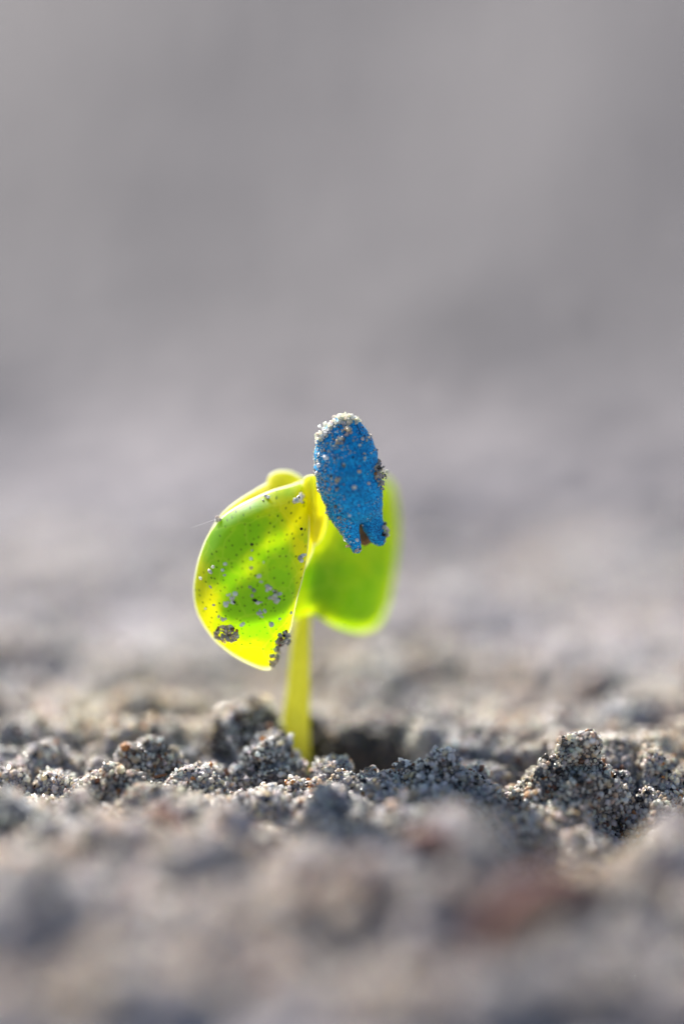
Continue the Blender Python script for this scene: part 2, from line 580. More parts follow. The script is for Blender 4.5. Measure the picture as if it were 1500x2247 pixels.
PIT = G(775, 1655)
CLEAR = [(PIT, 0.42, 0.28), (G(1240, 1800), 0.5, 0.36), (G(970, 1765), 0.42, 0.28), (G(340, 1712), 0.3, 0.2), (G(275, 1775), 0.28, 0.22), (G(1400, 1765), 0.22, 0.25), (G(590, 1715), 0.28, 0.2)]
lumps(1300, -3.6, 3.6, 0.15, 1.6, 0.05, 0.19)
lumps(520, -3.6, 3.6, -0.9, 0.15, 0.04, 0.12, 0.6)
lumps(330, -4.1, 4.1, 1.4, 3.4, 0.08, 0.30, 0.65)
lumps(260, -4.2, 4.2, 3.2, 6.9, 0.10, 0.36, 0.5)
lumps(420, -3.6, 3.6, -4.4, -0.8, 0.10, 0.36, 0.9)
hz = hz.ravel()
gv = np.stack([gx.ravel(), gy.ravel(), hz], 1)
nx, ny = len(xs), len(ys)
ii = np.arange(nx * ny).reshape(ny, nx)
gf = np.stack([ii[:-1, :-1], ii[:-1, 1:], ii[1:, 1:], ii[1:, :-1]], -1).reshape(-1, 4)
ground_me = big_mesh('ground', gv, gf)
ground = new_obj('ground', ground_me, M_SOIL)
tag(ground, 'pale grey sandy soil of the field', 'ground', kind='structure')


def H(x, y):
    return float(height(np.array([x]), np.array([y]))[0])


# loose sand over the part of the ground the lens resolves
def dens_ground(c, n):
    y, x = c[:, 1], np.abs(c[:, 0])
    inside = (x < 2.75 + 0.085 * (y + 1)) 
    d = np.where((y > -0.9) & (y < 1.1), 2900.0 * ((c[:, 0] - PIT.x) ** 2 / 0.12 + (c[:, 1] - PIT.y) ** 2 / 0.06 > 1), 0.0)
    d = np.where((y >= 1.1) & (y < 3.0), 680.0, d)
    d = np.where((y >= 3.0) & (y < 6.5), 170.0, d)
    d = np.where((y <= -0.9) & (y > -3.0), 560.0, d)
    d = np.where((y <= -3.0) & (y > -4.4), 260.0, d)
    return d * inside


gp, gn = scatter(ground_me, dens_ground)
rad = rng.lognormal(math.log(0.0102), 0.48, len(gp))
far = (gp[:, 1] > 1.1) | (gp[:, 1] < -0.9)
rad = np.minimum(rad, 0.021)
rad[far] *= 1.45
rad[np.abs(gp[:, 1] - 1) > 3.5] *= 1.2
gp = gp + gn * (rad * rng.uniform(0.0, 0.8, len(rad)))[:, None]
brown = np.clip((-0.7 - gp[:, 1]) / 0.8 + 0.5 * pnoise(gp * 0.8 + 3.0), 0, 1)[:, None]      # browner soil on the near side of the row
sand = new_obj('sand', grains_mesh('sand', gp, rad, tint=1 - brown * np.array([[0.11, 0.145, 0.175]])), M_GRAIN, smooth=False)
tag(sand, 'loose pale quartz sand covering the soil around the seedling', 'sand', kind='stuff')
fp, fn = scatter(ground_me, lambda c, n: 2400.0 * ((c[:, 1] > -0.5) & (c[:, 1] < 0.9) & (np.abs(c[:, 0]) < 2.75)))
fr_ = rng.lognormal(math.log(0.0046), 0.35, len(fp))
fines = new_obj('fine_sand', grains_mesh('fine_sand', fp + fn * rng.uniform(0.0, 0.012, len(fr_))[:, None], fr_, base=OCTA), M_GRAIN, smooth=False)
tag(fines, 'finest pale sand between the larger grains near the seedling', 'sand', kind='stuff')
print('ground grains', len(gp), len(fp))

# ------------------------------------------------------------------ clods of sand
def clod(label, spheres, voxel=0.022, dens=2500, grain=0.0122, noise=((2.6, 0.05), (6.0, 0.05), (12, 0.03), (22, 0.02)), weights=PAL_W, soil=None, crumbs=5):
    """spheres: (u, v, radius px, depth [, stretch in depth]) read off the photograph"""
    ss = []
    for s in spheres:
        u, v, r, d = s[:4]
        k = s[4] if len(s) > 4 else 1.0
        R = r * PX * (FOCUS + d) / FOCUS
        ss.append((P(u, v, d), (R, R * k, R)))
    for c0, R0 in list(ss):
        for _ in range(crumbs):
            a = Vector(rng.normal(size=3)).normalized()
            rs = R0[0] * rng.uniform(0.22, 0.48)
            ss.append((c0 + a * (R0[0] * 0.92), (rs, rs, rs)))
    cx = sum(s[0].x for s in ss) / len(ss); cy = sum(s[0].y for s in ss) / len(ss)
    base = Vector((cx, cy, H(cx, cy)))
    root = empty('sand_clod', base)
    me = blob_mesh('clod_body', ss, voxel, noise, seed=rng.random() * 9)
    body = new_obj('clod_body', me, soil or M_CLOD, root)
    p, n = scatter(me, lambda c, nn: np.full(len(c), float(dens)))
    rr = rng.lognormal(math.log(grain * 0.88), 0.5, len(p))
    rr = np.minimum(rr, grain * 1.9)
    p = p + n * (rr * rng.uniform(0.0, 0.9, len(rr)))[:, None]
    g = new_obj('clod_grains', grains_mesh('clod_grains', p, rr, weights), M_GRAIN, root, smooth=False)
    g['kind'] = 'stuff'
    tag(root, label, 'sand clod', 'clods of sand around the seedling')
    return root, me


clod('tall peaked sand clod in sharp focus at the right', [
    (1250, 1634, 24, 0.0), (1288, 1628, 20, -0.02), (1268, 1634, 24, 0.0), (1262, 1656, 30, 0.0), (1242, 1676, 32, 0.02), (1284, 1676, 28, 0.02), (1284, 1715, 34, 0.02), (1235, 1715, 40, 0.02), (1207, 1698, 30, 0.0), (1180, 1732, 38, 0.0), (1148, 1765, 38, 0.0), (1318, 1728, 34, 0.0), (1338, 1765, 34, -0.02), (1225, 1680, 24, 0.0), (1262, 1770, 60, 0.0), (1330, 1760, 34, 0.0),
    (1170, 1775, 45, 0.0), (1320, 1790, 40, 0.05), (1150, 1800, 42, -0.02), (1240, 1815, 60, -0.12)], dens=2300)
clod('sharp dark-fronted sand clod with a pointed crest, centre right', [
    (976, 1656, 13, -0.06), (955, 1670, 22, -0.06), (978, 1680, 24, -0.06), (905, 1700, 26, -0.04), (925, 1698, 28, -0.02), (980, 1712, 38, -0.04), (1020, 1738, 38, -0.06), (888, 1715, 30, 0.0), (940, 1745, 52, -0.08),
    (1062, 1752, 28, -0.03), (865, 1745, 38, -0.02), (1000, 1775, 50, -0.12)], dens=2300)
clod('tan sunlit clod with a knobbly crest left of the stem', [
    (325, 1656, 24, 0.28), (298, 1672, 30, 0.28), (360, 1682, 28, 0.27), (400, 1695, 26, 0.25), (335, 1705, 40, 0.25), (430, 1715, 24, 0.22)], weights=PAL_W * np.array([1, 1, 2.2, .8, .8, 1, 3, .6, 2]))
clod('low crumbly sand clod with a dark hollow face, left', [
    (250, 1712, 28, -0.06), (296, 1722, 30, -0.08), (228, 1742, 32, -0.1), (275, 1752, 42, -0.12), (325, 1756, 30, -0.1)], dens=2300)
clod('grey rounded clod leaning against the foot of the stem', [
    (590, 1665, 46, 0.38), (560, 1690, 44, 0.36), (620, 1700, 44, 0.34), (540, 1715, 40, 0.3), (600, 1730, 50, 0.26)], weights=PAL_DIRTY, dens=2200)
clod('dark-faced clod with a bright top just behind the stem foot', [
    (515, 1592, 44, 0.72), (560, 1574, 36, 0.78), (588, 1596, 32, 0.75), (500, 1625, 44, 0.68), (545, 1625, 50, 0.68), (570, 1650, 50, 0.62)], dens=650, grain=0.015, weights=PAL_DIRTY, soil=M_SHADE)  # shaded front painted as a near-black body
clod('small sand clod low at the right edge', [
    (1425, 1770, 28, 0.0), (1455, 1785, 34, -0.02), (1400, 1795, 26, 0.0), (1440, 1810, 40, -0.05)], dens=2300)
clod('blurred pale clod at the right edge behind the peaked clod', [
    (1480, 1680, 50, 0.9), (1440, 1705, 45, 0.8), (1500, 1720, 60, 0.8)], dens=700, grain=0.019)
clod('small bright clod on the near rim of the hollow', [
    (590, 1750, 22, 0.02), (565, 1760, 22, 0.0), (620, 1762, 22, 0.0)], dens=3000, voxel=0.02)
clod('low ridge clod of sharp sand below the hollow', [
    (700, 1738, 30, 0.02), (740, 1735, 26, 0.04), (660, 1748, 28, 0.02), (780, 1742, 30, 0.02), (820, 1735, 30, 0.06), (720, 1765, 40, -0.04), (800, 1765, 40, -0.04)], dens=2300)
# out of focus behind
clod('blurred dark clod behind the seedling, right of the stem', [
    (1000, 1505, 48, 2.6), (950, 1515, 40, 2.6), (1060, 1515, 45, 2.6)], dens=350, grain=0.025)
clod('widest blurred dark clod in the right background', [
    (1150, 1500, 58, 2.8), (1210, 1510, 50, 2.8), (1100, 1520, 50, 2.7), (1170, 1540, 60, 2.6)], dens=350, grain=0.025)
clod('blurred dark clod in the left background', [
    (250, 1480, 50, 2.7), (310, 1490, 45, 2.7), (210, 1495, 40, 2.7)], dens=350, grain=0.025)
clod('blurred clod at the left edge behind the crumbly clod', [
    (80, 1640, 55, 1.2), (30, 1650, 50, 1.2), (130, 1660, 45, 1.1)], dens=600, grain=0.02)
clod('soft grey clod between the left edge and the tan clod', [
    (225, 1620, 42, 1.2), (265, 1630, 36, 1.2), (190, 1645, 36, 1.1)], dens=600, grain=0.02)
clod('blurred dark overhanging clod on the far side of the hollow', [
    (735, 1632, 56, 1.15), (790, 1640, 58, 1.05), (850, 1655, 52, 1.0), (905, 1665, 46, 0.95), (700, 1610, 40, 1.25), (770, 1680, 60, 1.0), (840, 1690, 50, 0.95)], dens=60, grain=0.015, weights=PAL_SHADE, soil=M_SHADE)  # shade of the hollow's back wall painted into soil and grains
clod('blurred dark clod at the right edge of the background', [
    (1400, 1560, 60, 2.0), (1470, 1575, 55, 2.0), (1340, 1575, 45, 2.0)], dens=400, grain=0.024)
# out of focus in front
clod('near blurred mound at the lower left edge', [
    (20, 1790, 60, -0.75), (70, 1815, 45, -0.75), (-10, 1850, 70, -0.8)], dens=700, grain=0.018)
clod('near blurred brown-grey lump below the crumbly clod', [
    (175, 1800, 46, -0.7), (200, 1830, 50, -0.75), (140, 1835, 44, -0.75)], dens=700, grain=0.018)
clod('near blurred pale lump below the centre right clod', [
    (880, 1815, 50, -0.7), (930, 1840, 60, -0.8), (830, 1850, 50, -0.8), (1000, 1850, 50, -0.85)], dens=700, grain=0.018)

# ------------------------------------------------------------------ the seedling
def catmull(pts, n):
    pts = np.array(pts, dtype=float)
    k = len(pts)
    out = []
    seg = np.linalg.norm(np.roll(pts, -1, 0) - pts, axis=1)
    cum = np.concatenate([[0], np.cumsum(seg)])
    for s in np.linspace(0, cum[-1], n, endpoint=False):
        i = min(np.searchsorted(cum, s, side='right') - 1, k - 1)
        t = (s - cum[i]) / max(seg[i], 1e-9)
        p0, p1, p2, p3 = pts[i - 1], pts[i], pts[(i + 1) % k], pts[(i + 2) % k]
        out.append(0.5 * ((2 * p1) + (p2 - p0) * t + (2 * p0 - 5 * p1 + 4 * p2 - p3) * t * t + (3 * p1 - p0 - 3 * p2 + p3) * t ** 3))
    return np.array(out)


def sheet(name, outline, centre, depth, thick, material, parent, n=120, rings=26, margin=0.034, rim=None, tone=None):
    """a leaf blade: outline in photo pixels, depth(u, v, r) in cm, given real thickness"""
    o = catmull(outline, n)
    c = np.array(centre, float)
    verts = [P(c[0], c[1], depth(c[0], c[1], 0.0))]
    tones = [tone(c[0], c[1], 0.0) if tone else 0.5]
    for j in range(1, rings + 1):
        r = (j / (rings - 1)) ** 0.85 * (1 - margin) if j < rings else 1.0
        for k in range(n):
            u, v = c + (o[k] - c) * r
            verts.append(P(u, v, depth(u, v, r)))
            tones.append(tone(u, v, r) if tone else 0.5)
    faces = [(0, 1 + (k + 1) % n, 1 + k) for k in range(n)]
    for j in range(rings - 1):
        a, b = 1 + j * n, 1 + (j + 1) * n
        faces += [(a + k, a + (k + 1) % n, b + (k + 1) % n, b + k) for k in range(n)]
    me = mesh_from(name, verts, faces)
    ob = new_obj(name, me, material, parent)
    at = me.attributes.new('yellowness', 'FLOAT', 'POINT'); at.data.foreach_set('value', np.array(tones, np.float32))
    for q in range(len(faces) - n, len(faces)): me.polygons[q].material_index = 1
    sd = ob.modifiers.new('thickness', 'SOLIDIFY')
    me.materials.append(rim or M_RIM)
    sd.thickness = thick; sd.offset = 0; sd.material_offset_rim = 1
    bv = ob.modifiers.new('round', 'BEVEL'); bv.width = thick * 0.35; bv.segments = 2; bv.limit_method = 'ANGLE'; bv.angle_limit = 1.0
    apply_mods(ob)
    ob.data.polygons.foreach_set('use_smooth', [True] * len(ob.data.polygons))
    return ob


seed_base = G(648, 1680)
seedling = empty('cotton_seedling', Vector((seed_base.x, seed_base.y, H(seed_base.x, seed_base.y))))
tag(seedling, 'young cotton seedling with two unfolding bright green seed leaves', 'seedling')


def wob(u, v, f, a, s):
    return a * float(pnoise(np.array([[u * f, v * f, s]]))[0])


L_OUT = [(668, 1060), (640, 1066), (600, 1077), (560, 1094), (520, 1114), (487, 1138), (460, 1173), (441, 1218), (430, 1265), (427, 1302), (433, 1338),
         (448, 1370), (470, 1401), (502, 1429), (540, 1452), (578, 1467), (597, 1463), (606, 1440), (613, 1412), (632, 1388), (641, 1350),
         (650, 1310), (663, 1262), (672, 1215), (676, 1160), (675, 1105)]


def dL(u, v, r):
    x, y = (u - 560) / 125, (v - 1250) / 200
    d = -0.12 + (0.20 * x * x if x < 0 else 0.16 * x * x) + (0.26 * y * y if y > 0 else 0.24 * y * y)
    return d + 0.10 * r ** 7 + wob(u, v, 0.012, 0.035, 1.0) * (1 - 0.5 * r) + wob(u, v, 0.03, 0.008, 4.0)


def sun_glow_l(u, v, r):
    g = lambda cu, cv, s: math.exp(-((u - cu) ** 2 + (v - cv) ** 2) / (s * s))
    t = 0.32 + 0.75 * max(0.0, r - 0.66) / 0.34 * (1.0 if v > 1190 else 0.2)  # sun glow through the blade and its shaded patches are painted as tone
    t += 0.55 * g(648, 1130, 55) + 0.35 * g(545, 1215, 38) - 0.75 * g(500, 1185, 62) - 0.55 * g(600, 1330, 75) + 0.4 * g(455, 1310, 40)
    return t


leaf_l = sheet('cotyledon', L_OUT, (560, 1250), dL, 0.034, M_LEAF, seedling, tone=sun_glow_l)
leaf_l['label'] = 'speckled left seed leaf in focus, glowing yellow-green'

LB_OUT = [(476, 1146), (500, 1118), (535, 1092), (568, 1072), (588, 1060), (593, 1044), (612, 1035), (640, 1038), (664, 1054), (682, 1090), (690, 1150),
          (680, 1220), (640, 1275), (560, 1300), (490, 1290), (452, 1245), (456, 1190)]


def dLB(u, v, r):
    x, y = (u - 560) / 125, (v - 1250) / 200
    d = -0.12 + (0.20 * x * x if x < 0 else 0.16 * x * x) + (0.26 * y * y if y > 0 else 0.24 * y * y)
    return d + 0.17 + 0.03 * r ** 4 + wob(u, v, 0.02, 0.02, 8.0)


lobe = sheet('shading_lobe', LB_OUT, (580, 1170), dLB, 0.03, M_LIP, leaf_l)
lobe['label'] = 'yellow rolled-back lip of the left seed leaf'

R_OUT = [(640, 1352), (670, 1345), (700, 1352), (738, 1373), (785, 1385), (825, 1372), (848, 1325), (862, 1255), (870, 1180), (867, 1110), (855, 1062),
         (825, 1045), (765, 1038), (705, 1046), (672, 1080), (660, 1130), (652, 1200), (644, 1280)]


def dR(u, v, r):
    x, y = (u - 760) / 115, (v - 1215) / 170
    d = 0.62 + 0.30 * x + 0.16 * x * x + 0.12 * y * y + (0.14 * r ** 6)
    return d + wob(u, v, 0.011, 0.05, 2.5)


leaf_r = sheet('cotyledon', R_OUT, (760, 1215), dR, 0.034, M_LEAF_R, seedling, margin=0.02, rim=M_LEAF_R, tone=lambda u, v, r: 0.45 + 0.3 * max(0, r - 0.7) / 0.3 + 0.5 * math.exp(-((u - 690) ** 2 + (v - 1180) ** 2) / 1600) - 0.4 * math.exp(-((u - 790) ** 2 + (v - 1320) ** 2) / 4000))  # backlit edge and dark lower shading painted into the tone
leaf_r['label'] = 'blurred green right seed leaf behind the blue seed coat'

RB_OUT = [(662, 1130), (672, 1085), (705, 1052), (765, 1045), (820, 1050), (848, 1070), (860, 1130), (860, 1200), (846, 1285), (805, 1338), (740, 1332), (690, 1308), (652, 1262), (656, 1190)]
shade_lobe_r = sheet('shading_lobe', RB_OUT, (755, 1190), lambda u, v, r: dR(u, v, 0.6) + 0.17 + 0.03 * r ** 4, 0.03, M_LIP, leaf_r)  # unseen layer added behind the right leaf to shade its middle
FOLD = [(668, 1058), (682, 1044), (696, 1050), (704, 1090), (712, 1140), (704, 1175), (688, 1195), (676, 1180), (670, 1130)]
fold = sheet('leaf_fold', FOLD, (690, 1110), lambda u, v, r: 0.14 + 0.0012 * abs(u - 688) * 3 + 0.0008 * (v - 1100) + 0.06 * r ** 4, 0.03, M_LIP, leaf_r, n=60, rings=12)


def tube(name, pts, radii, material, parent=None, sides=20, sub=8):
    pts = [Vector(p) for p in pts]
    P2, R2 = [], []
    for i in range(len(pts) - 1):
        p0, p1, p2, p3 = pts[max(i - 1, 0)], pts[i], pts[i + 1], pts[min(i + 2, len(pts) - 1)]
        for k in range(sub):
            t = k / sub
            P2.append(0.5 * ((2 * p1) + (p2 - p0) * t + (2 * p0 - 5 * p1 + 4 * p2 - p3) * t * t + (3 * p1 - p0 - 3 * p2 + p3) * t ** 3))
            R2.append(radii[i] + (radii[i + 1] - radii[i]) * t)
    P2.append(pts[-1]); R2.append(radii[-1])
    verts, faces = [], []
    ref = Vector((0.3, 1, 0.2)).normalized()
    for i, (p, r) in enumerate(zip(P2, R2)):
        tg = (P2[min(i + 1, len(P2) - 1)] - P2[max(i - 1, 0)]).normalized()
        a = tg.cross(ref)
        if a.length < 1e-4: a = tg.cross(Vector((1, 0, 0)))
        a.normalize(); b = tg.cross(a)
        for k in range(sides):
            th = 2 * math.pi * k / sides
            verts.append(p + (a * math.cos(th) + b * math.sin(th)) * r)
    for i in range(len(P2) - 1):
        for k in range(sides):
            faces.append((i * sides + k, i * sides + (k + 1) % sides, (i + 1) * sides + (k + 1) % sides, (i + 1) * sides + k))
    faces.append(tuple(range(sides))[::-1]); faces.append(tuple((len(P2) - 1) * sides + k for k in range(sides)))
    me = mesh_from(name, verts, faces)
    return new_obj(name, me, material, parent)


tube('stem', [P(640, 1760, 0.95), P(646, 1680, 0.80), P(648, 1600, 0.70), P(655, 1500, 0.66), P(660, 1400, 0.68), P(664, 1320, 0.82), P(672, 1240, 0.86), P(684, 1160, 0.8)],
     [0.125, 0.122, 0.108, 0.083, 0.068, 0.066, 0.062, 0.055], M_STEM, seedling)

# ------------------------------------------------------------------ the blue seed coat
coat = empty('seed_coat', P(765, 1080, 0.05))
tag(coat, 'dusty bright blue treated seed coat perched on the seedling', 'seed coat')
S = []
prof = [(924, 758, 26), (938, 757, 40), (955, 756, 53), (975, 756, 63), (1000, 758, 70), (1030, 761, 74), (1060, 766, 73), (1085, 772, 69), (1108, 779, 63)]
for v, u, r in prof:
    S.append((P(u, v, 0.06), (r * PX, r * PX * 0.95, r * PX * 0.6)))
for v, u, r in [(1118, 750, 34), (1138, 758, 29), (1158, 766, 23), (1176, 772, 18), (1192, 778, 14), (1204, 782, 11)]:
    S.append((P(u, v, 0.02), (r * PX, r * PX, r * PX)))
for v, u, r in [(1110, 806, 34), (1130, 812, 30), (1150, 818, 26), (1166, 824, 21), (1178, 832, 17), (1188, 834, 12), (1180, 819, 11), (1188, 824, 9)]:
    S.append((P(u, v, 0.10), (r * PX, r * PX, r * PX)))
shell_me = blob_mesh('shell', S, 0.011, ((3, 0.010), (40, 0.002)), 2.0, smooth=14)
shell = new_obj('shell', shell_me, M_SEED, coat)
inner = new_obj('inner_skin', blob_mesh('inner_skin', [(P(800, 1165, 0.16), (0.075, 0.06, 0.13)), (P(797, 1140, 0.14), 0.08)], 0.012, ((9, 0.02),), 5.0), M_BROWN, coat)

BV = {}
dg = bpy.context.evaluated_depsgraph_get()
for k, o in (('leaf', leaf_l), ('shell', shell)):
    bm = bmesh.new(); bm.from_mesh(o.data); bm.transform(o.matrix_world if o.parent is None else o.parent.matrix_world @ o.matrix_parent_inverse)
    BV[k] = BVHTree.FromBMesh(bm); bm.free()


def hit(which, u, v):
    loc, n, i, d = BV[which].ray_cast(CAM, ray(u, v))
    if loc is None:
        loc, n, i, d = BV[which].find_nearest(P(u, v, 0.1))
    return loc, n


def strip_on(which, path, width, lift, material, parent, name):
    """a thin raised edge following the surface"""
    vs, fs = [], []
    for i, (u, v) in enumerate(path):
        p, n = hit(which, u, v)
        a, b = path[max(i - 1, 0)], path[min(i + 1, len(path) - 1)]
        t = (P(*b) - P(*a)).normalized()
        s = n.cross(t).normalized()
        w = width * math.sin(math.pi * (i + 0.6) / (len(path) + 0.2))
        vs += [p - s * w - n * 0.004, p + n * lift, p + s * w - n * 0.004]
    for i in range(len(path) - 1):
        a, b = 3 * i, 3 * i + 3
        fs += [(a, a + 1, b + 1, b), (a + 1, a + 2, b + 2, b + 1), (a + 2, a, b, b + 2)]
    return new_obj(name, mesh_from(name, vs, fs), material, parent)


strip_on('shell', [(742, 926), (734, 930), (727, 938), (720, 948), (714, 958), (709, 970)], 0.010, 0.008, M_CRACK, coat, 'split_edge')
strip_on('shell', [(781, 928), (784, 936), (788, 946), (792, 956)], 0.008, 0.006, M_CRACK, coat, 'split_edge')

# ------------------------------------------------------------------ grains and clumps stuck to leaf and seed
def clump(label, which, u, v, wpx, hpx, n, rpx, weights, tilt=0.0, deep=0.5, group=None, name='sand_clump'):
    p0, n0 = hit(which, u, v)
    pts, rr = [], []
    for i in range(n):
        a, q = rng.random() * 6.283, math.sqrt(rng.random())
        du, dv = math.cos(a) * q * wpx / 2, math.sin(a) * q * hpx / 2
        du, dv = du * math.cos(tilt) - dv * math.sin(tilt), du * math.sin(tilt) + dv * math.cos(tilt)
        p, nn = hit(which, u + du, v + dv)
        r = rpx * PX * rng.uniform(0.55, 1.1)
        lift = rng.random() * (1 - q) * deep * min(wpx, hpx) * PX + r * 0.6
        if nn.dot(CAM - p) < 0: nn = -nn
        pts.append(p + nn * lift); rr.append(r)
    o = new_obj(name, grains_mesh(name, [tuple(p) for p in pts], np.array(rr), weights, ICO2, 0.12), M_WHITE if weights is PAL_WHITE else M_CLEAR if weights is PAL_CLEAR else M_GRAIN, smooth=False)
    return tag(o, label, 'sand clump', group, 'stuff' if n > 100 else None)


def grain(label, which, u, v, rpx, colour=None, name='sand_grain', group=None):
    p, n = hit(which, u, v)
    if n.dot(CAM - p) < 0: n = -n
    w = np.zeros(len(PALETTE)); w[7 if colour is None else colour] = 1
    r = rpx * PX * 0.85
    o = new_obj(name, grains_mesh(name, [tuple(p + n * r * 0.5)], np.array([r]), w, ICO2, 0.12), M_CLEAR if colour == 7 else M_GRAIN, smooth=False)
    return tag(o, label, 'soil speck' if colour == 5 else 'sand grain', group)


GL, GS = 'sand stuck to the left leaf', 'sand stuck to the blue seed coat'
clump('big brown-grey sand clump on the yellow lower left of the leaf', 'leaf', 499, 1390, 54, 36, 110, 4.0, PAL_GRIT, 0.15, 0.6, GL)
clump('dark sand clump on the notch at the leaf\'s lower right edge', 'leaf', 620, 1400, 34, 36, 80, 4.0, PAL_GRIT, 0, 0.6, GL)
clump('hanging tail of dark sand at the leaf\'s bottom tip', 'leaf', 602, 1440, 18, 48, 60, 3.8, PAL_GRIT, 0.35, 0.6, GL)
clump('loose cluster of clear grains left of the leaf\'s middle', 'leaf', 503, 1313, 38, 26, 13, 5.0, PAL_CLEAR, -0.3, 0.15, GL)
clump('brownish and clear grain cluster right of the leaf\'s middle', 'leaf', 602, 1307, 28, 24, 14, 4.8, PAL_W, 0.5, 0.3, GL)
clump('white sand clump by the leaf\'s upper right corner', 'leaf', 655, 1096, 24, 16, 18, 4.0, PAL_CLEAR, -0.6, 0.5, GL)
clump('white sand crumb on the leaf\'s bright top edge', 'leaf', 583, 1093, 18, 10, 9, 3.5, PAL_CLEAR, -0.4, 0.4, GL)
clump('pale crumb on the leaf\'s upper left rim', 'leaf', 479, 1139, 16, 14, 10, 4.5, PAL_W, 0, 0.5, GL)
clump('clear grain pair near the leaf\'s right edge', 'leaf', 660, 1222, 18, 20, 7, 4.8, PAL_CLEAR, 0, 0.3, GL)
clump('three pale grains above the lower clear cluster', 'leaf', 565, 1320, 16, 12, 5, 4.8, PAL_CLEAR, 0.5, 0.3, GL)
clump('clear grain cluster low in the leaf\'s green centre', 'leaf', 576, 1346, 20, 18, 9, 4.8, PAL_CLEAR, 0, 0.3, GL)
clump('upright pair of grains above the brownish cluster', 'leaf', 588, 1289, 13, 14, 5, 4.8, PAL_CLEAR, 0, 0.2, GL)
clump('pale smear of fine grains above the big brown clump', 'leaf', 485, 1357, 24, 10, 7, 4.2, PAL_CLEAR, 0.2, 0.1, GL)
LEAF_GRAINS = [
    (463, 1254, 6, 'clear oval grain, leftmost of two near the leaf\'s left rim'), (469, 1244, 4.5, 'small clear grain just above the leftmost oval grain'),
    (495, 1238, 4.5, 'single clear grain highest on the left half of the leaf'), (489, 1251, 4, 'tiny grain below the highest left grain'),
    (494, 1262, 5, 'clear grain lowest of the left column of three'), (442, 1269, 5, 'pale grain at the leaf\'s left margin'),
    (463, 1288, 4.5, 'lone grain on the yellow left strip of the leaf'), (551, 1226, 4, 'clear ring-like grain in the leaf\'s olive centre'),
    (553, 1208, 3.5, 'tiny grain above the ring-like centre grain'), (578, 1234, 3, 'lone tiny clear grain right of the leaf\'s centre'),
    (551, 1246, 4, 'faint tan grain below the ring-like centre grain'), (568, 1264, 6, 'bright grain beside the black speck, middle of leaf'),
    (573, 1276, 4, 'pale grain below the bright middle grain'), (549, 1288, 6, 'large clear grain left of the grey one, lower centre'),
    (557, 1295, 5, 'grey grain touching the large clear lower grain'), (553, 1307, 4, 'small grain under the grey one, lower centre'),
    (470, 1327, 3.5, 'tiny grain low on the yellow left strip'), (452, 1335, 4, 'pale grain near the lower left rim'),
    (532, 1369, 7, 'flat clear grain on the edge of the yellow shadow line'), (595, 1369, 7, 'clear grain at the lower right of the green patch'),
    (613, 1357, 4.5, 'small pale grain near the leaf\'s lower right edge'), (637, 1344, 5, 'faint grain on the leaf\'s right margin')]
for u, v, r, lab in LEAF_GRAINS:
    grain(lab, 'leaf', u, v, r, 3 if 'grey' in lab else 2 if 'tan' in lab else 7, group=GL)
for u, v, r, lab in [(553, 1195, 3.2, 'black soil speck in the leaf\'s upper middle'), (660, 1161, 3.2, 'black soil speck at the leaf\'s right edge'),
                     (664, 1103, 3.2, 'black soil speck under the white upper right clump'), (560, 1263, 3.6, 'black speck left of the bright middle grain')]:
    grain(lab, 'leaf', u, v, r, 5, 'soil_speck', GL)

clump('white sunlit sand crust on the seed\'s upper left shoulder', 'shell', 709, 943, 34, 66, 170, 3.2, PAL_WHITE, 0.5, 0.5, GS, 'sand_crust')
clump('white sand crust capping the top of the blue seed', 'shell', 758, 922, 66, 22, 150, 3.2, PAL_WHITE, 0, 0.7, GS, 'sand_crust')
clump('pale sand crumb on the upper front of the blue seed', 'shell', 760, 946, 22, 20, 26, 3.4, PAL_W, 0, 0.5, GS)
clump('faint sand crumb below the upper front crumb', 'shell', 748, 968, 26, 10, 14, 3.2, PAL_W, -0.3, 0.3, GS)
clump('brown-grey sand clump stuck on the seed\'s right side', 'shell', 836, 1040, 30, 66, 170, 3.3, PAL_GRIT, 0.0, 0.55, GS)
clump('blurred sand crumb on the seed\'s lower right prong', 'shell', 846, 1160, 20, 36, 40, 4.0, PAL_W, 0, 0.5, GS)
clump('sand crumb on the tip of the left prong', 'shell', 783, 1206, 12, 9, 10, 3.4, PAL_W, 0, 0.4, GS)
SEED_GRAINS = [
    (723, 950, 3.6, 'small white grain near the crack on the seed'), (716, 1004, 6, 'bright white grain high on the seed\'s left side'),
    (701, 1022, 5.5, 'bright white grain below the highest left one on the seed'), (695, 1038, 5, 'ring-like pale grain at the seed\'s left edge'),
    (799, 1005, 4.8, 'pale grain on the right half of the seed'), (787, 1035, 5.5, 'pale tan grain in the middle right of the seed'),
    (754, 1019, 4.2, 'dull grain in the centre of the seed'), (777, 1069, 5.8, 'pale crumb grain below the seed\'s middle'),
    (723, 1073, 4.5, 'tan grain on the seed\'s lower left'), (700, 1076, 4, 'white grain low on the seed\'s left edge'),
    (808, 1061, 3.8, 'small dark-rimmed grain on the seed\'s right'), (794, 964, 4.2, 'white flake on the seed\'s upper right'),
    (788, 977, 3.8, 'thin pale flake under the upper right one'), (813, 995, 3.8, 'pale grain by the seed\'s right edge'),
    (782, 1185, 4.8, 'pale grain on the seed\'s left prong'), (767, 1130, 4.5, 'pale grain above the seed\'s fork')]
for u, v, r, lab in SEED_GRAINS:
    grain(lab, 'shell', u, v, r, 2 if 'tan' in lab else 1 if ('dull' in lab or 'dark' in lab) else 7, group=GS)

